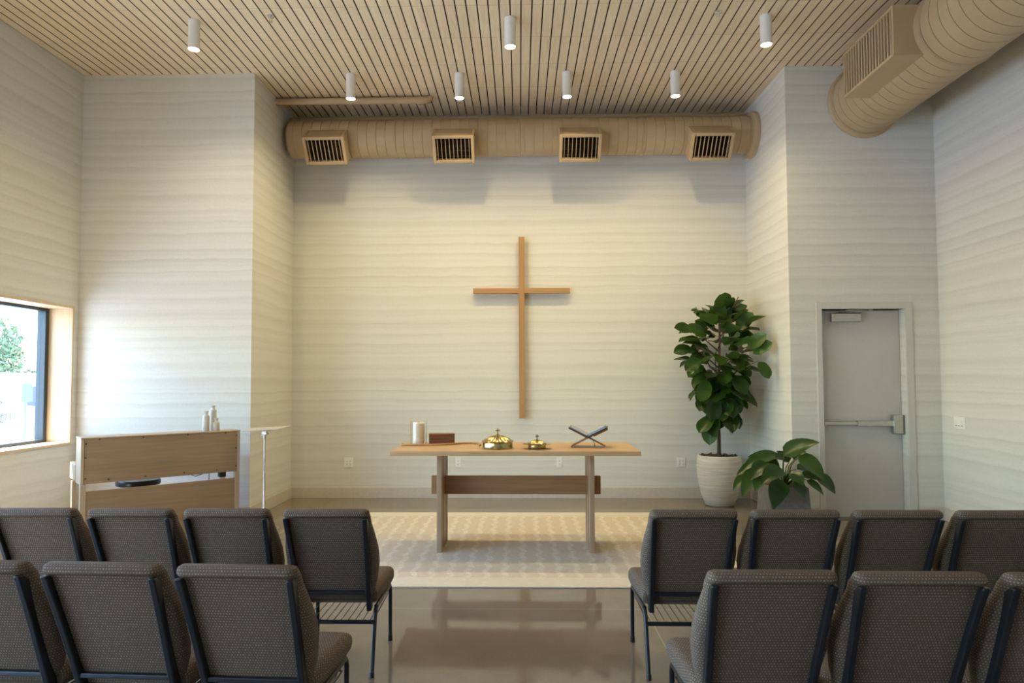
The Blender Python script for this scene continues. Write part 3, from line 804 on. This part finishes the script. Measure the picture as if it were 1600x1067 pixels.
m = MB(); m.box(-.006, OL + .006, .262, .56, .655, .82); m.build('keyboard_case', M['organ_edge'], t, bevel=.006)
m = MB()
for sx_, pts in ((0, [(1.22, .06, .66), (1.225, .07, .60), (1.21, .06, .5)]), (1, [(1.0, .05, .655), (1.08, .06, .62), (1.2, .05, .655)])): m.tube(pts, .004, 6)
m.build('cable', M['black_plastic'], t, smooth=True)
m = MB(); m.box(1.33, 1.40, .05, .12, .585, .654); m.build('connector_box', M['black_plastic'], t, bevel=.006)
# bench behind the organ
bc = Vector((-4.264, 6.577, 0)) + Vector((math.cos(oa) * .66, math.sin(oa) * .66, 0)) + Vector((-math.sin(oa), math.cos(oa), 0)) * .66
t = thing('organ_bench', 'black padded round stool seen through the gap in organ back', 'stool', (bc.x, bc.y, 0), oa)
m = MB(); m.lathe([(.20, .50), (.222, .51), (.225, .545), (.215, .565), (.15, .574), (.001, .575)], 40); m.build('seat', M['seat_black'], t, smooth='auto')
m = MB(); m.cyl((0, 0, .06), (0, 0, .50), .022); m.build('column', M['chrome'], t, smooth='auto')
for k in range(5):
    a = 2 * PI * k / 5; m = MB(); m.tube([(.015 * math.cos(a), .015 * math.sin(a), .075), (.18 * math.cos(a), .18 * math.sin(a), .05), (.21 * math.cos(a), .21 * math.sin(a), .0)], .013, 8); m.build('leg', M['chrome'], t, smooth='auto')

# bottles on the organ
def bottle(s_, dep, r, h, label, hollow=.0):
    p = Vector((-4.264, 6.577, OT)) + Vector((math.cos(oa), math.sin(oa), 0)) * s_ + Vector((-math.sin(oa), math.cos(oa), 0)) * dep
    m = MB(); nk = r * .48
    m.lathe([(r * .92, 0), (r, .006), (r, h - .060), (r * .93, h - .050), (r * .6, h - .042), (nk, h - .036), (nk, h - .016), (nk * 1.25, h - .013), (nk * 1.25, h), (nk * .7, h), (nk * .65, h - .03), (.001, h - .03)], 28)
    o = m.build('bottle', M['ceramic'], smooth='auto'); o.location = p
    tag(o, label, 'bottle', 'cream bottles on the organ')
bottle(1.184, .07, .036, .220, 'cream ceramic bottle standing alone, towards the middle of organ top')
bottle(1.285, .16, .037, .275, 'tallest cream ceramic bottle, behind the short one on organ top')
bottle(1.285, .05, .037, .140, 'shortest cream ceramic bottle, in front of the tallest on organ')

# music stand
t = thing('music_stand', 'slim steel stand with a flat tilted tray beside the organ', 'stand', (-2.852, 7.6, 0), 0)
m = MB(); m.cyl((0, 0, .02), (0, 0, .62), .0145); m.cyl((0, 0, .60), (0, 0, 1.06), .0105); m.build('pole', M['chrome'], t, smooth='auto')
m = MB(); m.lathe([(.17, 0), (.17, .012), (.15, .02), (.02, .026), (.001, .026)], 36); m.build('base', M['chrome'], t, smooth='auto')
m = MB(); m.box(-.03, .03, -.02, .02, 1.045, 1.09); m.cyl((-.045, 0, 1.03), (.05, 0, 1.06), .008); m.cyl((0, 0, 1.0), (0, 0, 1.05), .018); m.build('clamp', M['steel'], t, bevel=.004)
Mx = Matrix.Translation((.02, 0, 1.118)) @ Matrix.Rotation(.25, 4, 'Z') @ Matrix.Rotation(-.035, 4, 'Y') @ Matrix.Rotation(.03, 4, 'X')
m = MB(); m.hexa([Mx @ Vector(p) for p in ((-.24, -.15, -.012), (.13, -.17, -.012), (.25, .13, -.012), (-.17, .16, -.012), (-.24, -.15, 0), (.13, -.17, 0), (.25, .13, 0), (-.17, .16, 0))]); m.build('tray', plain('pale_tray', (.58, .52, .45), .4), t, bevel=.003)
m = MB(); m.box(-.06, .06, -.05, .05, -.028, -.012, Mx); m.build('tray_bracket', M['steel'], t)

# ------------------------------------------------------------------ plants
def leaf(mb, p, d, nrm, L, W, droop, fold=.25, shape='fig', wave=0):
    d = Vector(d).normalized(); nrm = Vector(nrm); nrm = (nrm - nrm.dot(d) * d)
    if nrm.length < .05: nrm = Vector((0, 0, 1)).cross(d)
    nrm.normalize(); side = d.cross(nrm); n = 8
    rows = []; pos = Vector(p); cur = d.copy(); nn = nrm.copy(); step = L / n
    for i in range(n + 1):
        u = i / n
        if shape == 'fig': hw = W / 2 * (math.sin(PI * min(1, u ** .75)) ** .6 * (.62 + .55 * u) + (.0 if u < 1 else 0)) * (1.0 if u < .97 else .35)
        else: hw = W / 2 * (math.sin(PI * (u ** .62)) ** .85)
        hw = max(hw, .004)
        wv = wave * math.sin(u * 9 + p[0] * 20) * hw
        row = [pos - side * hw + nn * (fold * hw + wv), pos - side * hw * .5 + nn * fold * .35 * hw, pos.copy(), pos + side * hw * .5 + nn * fold * .35 * hw, pos + side * hw + nn * (fold * hw - wv)]
        rows.append([mb.bm.verts.new(q) for q in row])
        cur = (cur + Vector((0, 0, -1)) * droop / n).normalized(); nn = (nn - nn.dot(cur) * cur).normalized(); side = cur.cross(nn)
        pos = pos + cur * step
    for A, B in zip(rows, rows[1:]):
        for k in range(4): mb.bm.faces.new((A[k], A[k+1], B[k+1], B[k]))
rnd = random.Random(11)
PC = Vector((2.612, 9.08, 0))
t = thing('potted_fig_tree', 'tall fiddle-leaf fig tree in rounded cream pot by the back corner', 'potted tree', PC)
m = MB(); m.lathe([(.165, 0), (.185, .015), (.235, .14), (.272, .32), (.286, .48), (.284, .58), (.270, .645), (.258, .655), (.248, .645), (.255, .60), (.001, .60)], 48); m.build('pot', M['pot'], t, smooth='auto')
m = MB(); m.lathe([(.256, .612), (.2, .635), (.001, .645)], 32, caps=False)
for k in range(60):
    a = rnd.random() * 6.28; r = .235 * rnd.random() ** .5; m.box(-.022, .022, -.01, .01, -.005, .006, Matrix.Translation((r * math.cos(a), r * math.sin(a), .645)) @ Euler((rnd.random() * .8, rnd.random() * .8, rnd.random() * 6)).to_matrix().to_4x4())
m.build('mulch', M['soil'], t)
m = MB(); trunk = [(0, 0, .60), (.004, 0, .9), (-.004, .01, 1.15), (.01, 0, 1.5), (.02, 0, 1.85), (.03, -.02, 2.2), (.02, -.02, 2.5), (.01, -.02, 2.62)]
m.tube(trunk, .02, 10, rs=[.027, .024, .022, .02, .017, .014, .01, .006])
br = []
for k in range(11):
    z0 = 1.25 + k * .115; a = k * 2.4 + .5; Rr = .24 + .10 * math.sin(PI * min(1, (z0 - 1.1) / 1.5))
    p0 = Vector((.012, 0, z0)); p1 = p0 + Vector((math.cos(a) * Rr * .6, math.sin(a) * Rr * .6, .12)); p2 = p0 + Vector((math.cos(a) * Rr, math.sin(a) * Rr, .32))
    m.tube([p0, p1, p2], .008, 7, rs=[.011, .008, .006]); br.append((p0, p1, p2))
for p1 in ((.25, -.48, 2.02), (.33, -.57, 1.87), (-.3, -.1, 2.27), (-.3, -.1, 2.05)):
    m.tube([(.01, -.01, p1[2] - .25), (p1[0] * .5, p1[1] * .55, p1[2] - .12), p1], .006, 6, rs=[.01, .007, .005])
m.build('trunk', M['bark'], t, smooth=True)
env = [(1.10, .10), (1.25, .20), (1.45, .30), (1.65, .36), (1.85, .46), (2.05, .56), (2.25, .60), (2.42, .50), (2.52, .26), (2.60, .08)]
def erad(z):
    for (a, b), (c, d) in zip(env, env[1:]):
        if a <= z <= c: return b + (d - b) * (z - a) / (c - a)
    return .05
m = MB(); cnt = 0
tries = 0
while cnt < 165 and tries < 4000:
    tries += 1
    z = 1.13 + 1.46 * rnd.random() ** .8; a = rnd.random() * 2 * PI; R = erad(z); r = R * (.25 + .6 * rnd.random())
    L = .22 + .12 * rnd.random(); el = -1.0 + 1.75 * (z - 1.1) / 1.5 + rnd.uniform(-.35, .35)
    d = Vector((math.cos(a) * math.cos(el), math.sin(a) * math.cos(el), math.sin(el)))
    lean = .04 * (z - 1.6)
    p = Vector((r * .75 * math.cos(a) + .02 + lean, r * .75 * math.sin(a) - .02, z - .06))
    tip = p + d * L + PC
    if tip.x > 3.12: continue
    if tip.y > 9.5: continue
    nr = Vector((-math.cos(a) * math.sin(el), -math.sin(a) * math.sin(el), math.cos(el))) + Vector((rnd.uniform(-.5, .5), rnd.uniform(-.9, .1), rnd.uniform(-.2, .2)))
    leaf(m, p, d, nr, L, L * rnd.uniform(.68, .84), rnd.uniform(.2, .8), rnd.uniform(.1, .4), 'fig', .12); cnt += 1
# the high reaching leaves at the sides seen in outline
for p, d, L in (((-.34, -.1, 2.28), (-.85, -.2, .30), .27), ((-.36, -.1, 2.05), (-1, -.2, -.05), .26), ((.25, -.48, 2.03), (.62, -.35, .75), .28), ((.30, -.52, 1.96), (.66, -.25, .62), .26), ((.34, -.58, 1.86), (.45, -.3, -.75), .24), ((0, -.1, 2.38), (.05, -.2, 1), .27), ((.04, -.08, 2.36), (.35, -.1, 1), .25), ((-.03, -.1, 2.36), (-.35, -.2, .95), .25),
                 ((.22, -.15, 2.28), (.55, -.2, .85), .30), ((-.2, -.2, 2.2), (-.5, -.4, .75), .3), ((-.12, -.3, 1.42), (-.25, -.25, -.9), .32), ((-.02, -.25, 1.40), (-.1, -.3, -.9), .30), ((.06, -.25, 1.42), (.15, -.3, -.9), .28), ((-.2, -.3, 1.62), (-.5, -.3, -.7), .3), ((.12, -.3, 1.7), (.3, -.4, -.6), .3), ((-.3, -.3, 1.9), (-.7, -.3, -.3), .28), ((-.1, -.45, 1.95), (-.2, -.7, -.2), .3), ((.1, -.45, 2.1), (.2, -.7, .1), .3), ((-.25, -.35, 2.2), (-.8, -.3, .5), .3), ((.08, -.2, 1.45), (.45, -.3, -.7), .28), ((-.1, -.2, 1.5), (-.6, -.3, -.5), .28)):
    leaf(m, p, d, (-d[0] * .3, -.8, .5), L, L * .72, .35, .25, 'fig', .1)
m.build('foliage', M['fig'], t, smooth=True)

PH = Vector((2.97, 7.84, 0))
t = thing('potted_philodendron', 'low broad-leaved plant in square grey concrete pot by the door', 'potted plant', PH)
m = MB(); tp, bt, hh = .205, .235, .455
m.hexa([Vector(p) for p in ((-bt, -bt, 0), (bt, -bt, 0), (bt, bt, 0), (-bt, bt, 0), (-tp, -tp, hh), (tp, -tp, hh), (tp, tp, hh), (-tp, tp, hh))]); m.build('pot', M['concrete_pot'], t, bevel=.012)
m = MB(); m.box(-.185, .185, -.185, .185, hh + .001, hh + .008); m.build('soil', M['soil'], t)
ms_, ml = MB(), MB()
# base angle (seen from above), reach, height of leaf base, leaf pitch, length
# leaf base, leaf tip, width
LV = [
    ((-0.025, -0.1, 0.79), (0.263, -0.25, 0.988), 0.21),
    ((0.078, -0.25, 0.8), (0.279, -0.4, 0.584), 0.22),
    ((0.318, -0.15, 0.577), (0.459, -0.25, 0.41), 0.17),
    ((-0.161, -0.2, 0.809), (-0.562, -0.35, 0.694), 0.16),
    ((0.013, 0.0, 0.736), (-0.394, -0.1, 0.826), 0.13),
    ((-0.272, -0.15, 0.683), (-0.587, -0.25, 0.626), 0.15),
    ((-0.397, -0.35, 0.674), (-0.599, -0.45, 0.422), 0.17),
    ((-0.326, -0.4, 0.673), (-0.48, -0.5, 0.477), 0.16),
    ((-0.443, -0.15, 0.584), (-0.616, -0.2, 0.444), 0.12),
    ((-0.155, -0.4, 0.68), (-0.428, -0.55, 0.572), 0.19),
    ((-0.139, -0.35, 0.557), (-0.27, -0.45, 0.287), 0.20),
    ((-0.041, -0.35, 0.625), (0.031, -0.47, 0.527), 0.16),
    ((-0.007, -0.33, 0.54), (0.07, -0.4, 0.387), 0.15),
    ((0.163, -0.25, 0.542), (0.29, -0.35, 0.413), 0.10),
    ((0.201, 0.1, 0.615), (0.426, 0.15, 0.616), 0.13),
    ((0.135, -0.15, 0.584), (0.309, -0.25, 0.556), 0.12),
    ((-0.065, -0.05, 0.67), (-0.224, -0.1, 0.748), 0.15),
    ((-0.286, -0.35, 0.736), (-0.515, -0.45, 0.592), 0.17),
    ((0.089, 0.05, 0.701), (-0.006, 0.1, 0.827), 0.14),
    ((0.128, 0.0, 0.736), (0.245, 0.0, 0.837), 0.16),
    ((0.05, 0.12, 0.72), (0.12, 0.42, 0.74), 0.15), ((-0.12, 0.12, 0.70), (-0.3, 0.36, 0.66), 0.15), ((0.0, 0.1, 0.6), (-0.1, 0.45, 0.55), 0.14)]
LV = [(Vector(a_), Vector(b_) if PH.y + b_[1] < 8.07 or PH.x + b_[0] < 3.1 else Vector((b_[0] * .5, .15, b_[2])), w_) for a_, b_, w_ in LV]
for e, tp_, w_ in LV:
    b = Vector((e.x * .12, e.y * .15, hh + .005)); mid = b.lerp(e, .5) + Vector((0, 0, .07))
    ms_.tube([b, mid, e], .006, 7, rs=[.009, .007, .005])
    ch = tp_ - e; L = ch.length * 1.08; d = (ch.normalized() + Vector((0, 0, .32))).normalized()
    leaf(ml, e, d, Vector((-ch.x * .4, -.55, .75)), L, w_ * 1.05, .75, .22, 'ovate', .03)
ms_.build('stems', M['stem'], t, smooth=True); ml.build('foliage', M['philo'], t, smooth=True)

# ------------------------------------------------------------------ outside the window
GZ = -.35
m = MB(); m.box(-60, XL - .72, -25, 60, GZ - .1, GZ); o = struct(m.build('ground_outside', plain('pale_asphalt', (.40, .405, .41), .9, scale=3)))
t = thing('delivery_van', 'white van with a mountain emblem and phone digits outside the window', 'van', (-14, 17.2, GZ), 0)
wp = plain('white_van_paint', (.80, .80, .80), .3, var=.01)
m = MB()
pf = [(-3.4, .35), (3.9, .35), (3.9, .95), (3.8, 1.15), (3.3, 1.35), (2.95, 2.18), (2.8, 2.235), (-3.4, 2.235)]
m.sweep([[Vector((x, y, z)) for y, z in pf] for x in (-1.95, 0)]); m.build('van_body', wp, t, bevel=.06)
m = MB(); m.sweep([[Vector((x, y, z)) for y, z in ((1.95, 1.32), (2.6, 1.22), (2.6, 1.80), (2.2, 1.86), (1.97, 1.62))] for x in (-.02, .008)]); m.build('side_window', plain('van_glass', (.05, .08, .13), .1), t)
for y in (.55, 3.0):
    m = MB(); m.cyl((-.25, y, .36), (.03, y, .36), .36, n=28); wl = m.build('wheel', M['black_plastic'], t, smooth='auto')
    m = MB(); m.cyl((.0, y, .36), (.04, y, .36), .2, n=20); m.build('hubcap', M['steel'], wl, smooth='auto')
m = MB(); m.box(-.01, .03, -3.4, 3.9, .56, .72); m.build('side_moulding', plain('grey_blue_moulding', (.30, .36, .46), .5), t, bevel=.01)
ink = plain('dark_violet_print', (.14, .10, .22), .5)
m = MB()
def stroke(pts, r=.018):
    m.tube([(.012, y, z) for y, z in pts], r, 6)
yo = .85
stroke([(.0 - yo + .9, 1.35), (.35 - yo + .9, 1.85), (.95 - yo + .9, 1.42), (.55 - yo + .9, 1.15), (.0 - yo + .9, 1.35)])
stroke([(.3 - yo + .9, 1.1), (.75 - yo + .9, 1.02), (1.05 - yo + .9, 1.1)]); stroke([(.7 - yo + .9, 1.0), (1.0 - yo + .9, .88)])
for yy, hh_ in ((.28, .22), (.45, .3), (.63, .18)):
    y_ = yy - yo + .9; m._add([Vector((.014, y_ - .1, 1.32)), Vector((.014, y_ + .12, 1.32)), Vector((.014, y_ + .02, 1.32 + hh_)), Vector((.004, y_ - .1, 1.32)), Vector((.004, y_ + .12, 1.32)), Vector((.004, y_ + .02, 1.32 + hh_))], [(0, 1, 2), (3, 5, 4), (0, 3, 4, 1), (1, 4, 5, 2), (2, 5, 3, 0)])
m.build('emblem', ink, t)
cu = bpy.data.curves.new('phone_digits', 'FONT'); cu.body = '4-1111'; cu.size = .33; cu.extrude = .004; cu.align_x = 'RIGHT'
tmp = bpy.data.objects.new('phone_digits_curve', cu); COL.objects.link(tmp)
me = bpy.data.meshes.new_from_object(tmp.evaluated_get(bpy.context.evaluated_depsgraph_get())); bpy.data.objects.remove(tmp); me.name = 'phone_digits'
o = bpy.data.objects.new('phone_digits', me); COL.objects.link(o); o.parent = t; o.location = (.008, 1.57, .93); o.rotation_euler = (PI / 2, 0, PI / 2); me.materials.clear(); me.materials.append(plain('slate_print', (.12, .14, .2), .5))
t = thing('street_sign', 'pale green street sign on a post outside the window', 'sign', (-10, 13.63, GZ))
m = MB(); m.cyl((0, 0, 0), (0, 0, 1.95), .028, n=10); m.build('post', plain('pale_post', (.16, .22, .17), .5), t, smooth='auto')
m = MB(); m.box(.03, .036, -.15, .15, 1.58, 1.95); m.build('sign_plate', plain('faded_green_sign', (.14, .22, .12), .5), t)
def tree(x, y, h, r, label, seed, cz=.58):
    rg = random.Random(seed); t = thing('tree', label, 'tree', (x, y, GZ))
    m = MB(); m.tube([(0, 0, 0), (.1, 0, h * .4), (0, .1, h * .8)], .2, 8, rs=[.22, .16, .06]); m.build('trunk', M['bark'], t, smooth=True)
    m = MB()
    for k in range(1500):
        v = Vector((rg.gauss(0, 1), rg.gauss(0, 1), rg.gauss(0, 1))).normalized() * (rg.random() ** .4)
        p = Vector((v.x * r, v.y * r, h * cz + v.z * h * .42)); s_ = .09 + .10 * rg.random()
        R_ = Euler((rg.random() * 6, rg.random() * 6, rg.random() * 6)).to_matrix()
        m._add([p + R_ @ Vector(q) * s_ for q in ((-1, 0, 0), (0, -.55, 0), (1, 0, 0), (0, .55, .15))], [(0, 1, 2, 3)])
    m.build('crown', plain('pale_foliage', (.13, .19, .09), .6), t)
tree(-30, 38.9, 5.7, 1.15, 'pale green tree rising beyond the white van outside', 3)
tree(-30, 41.3, 2.9, 1.1, 'low pale green bush beyond the van beside the taller tree', 5, .5)
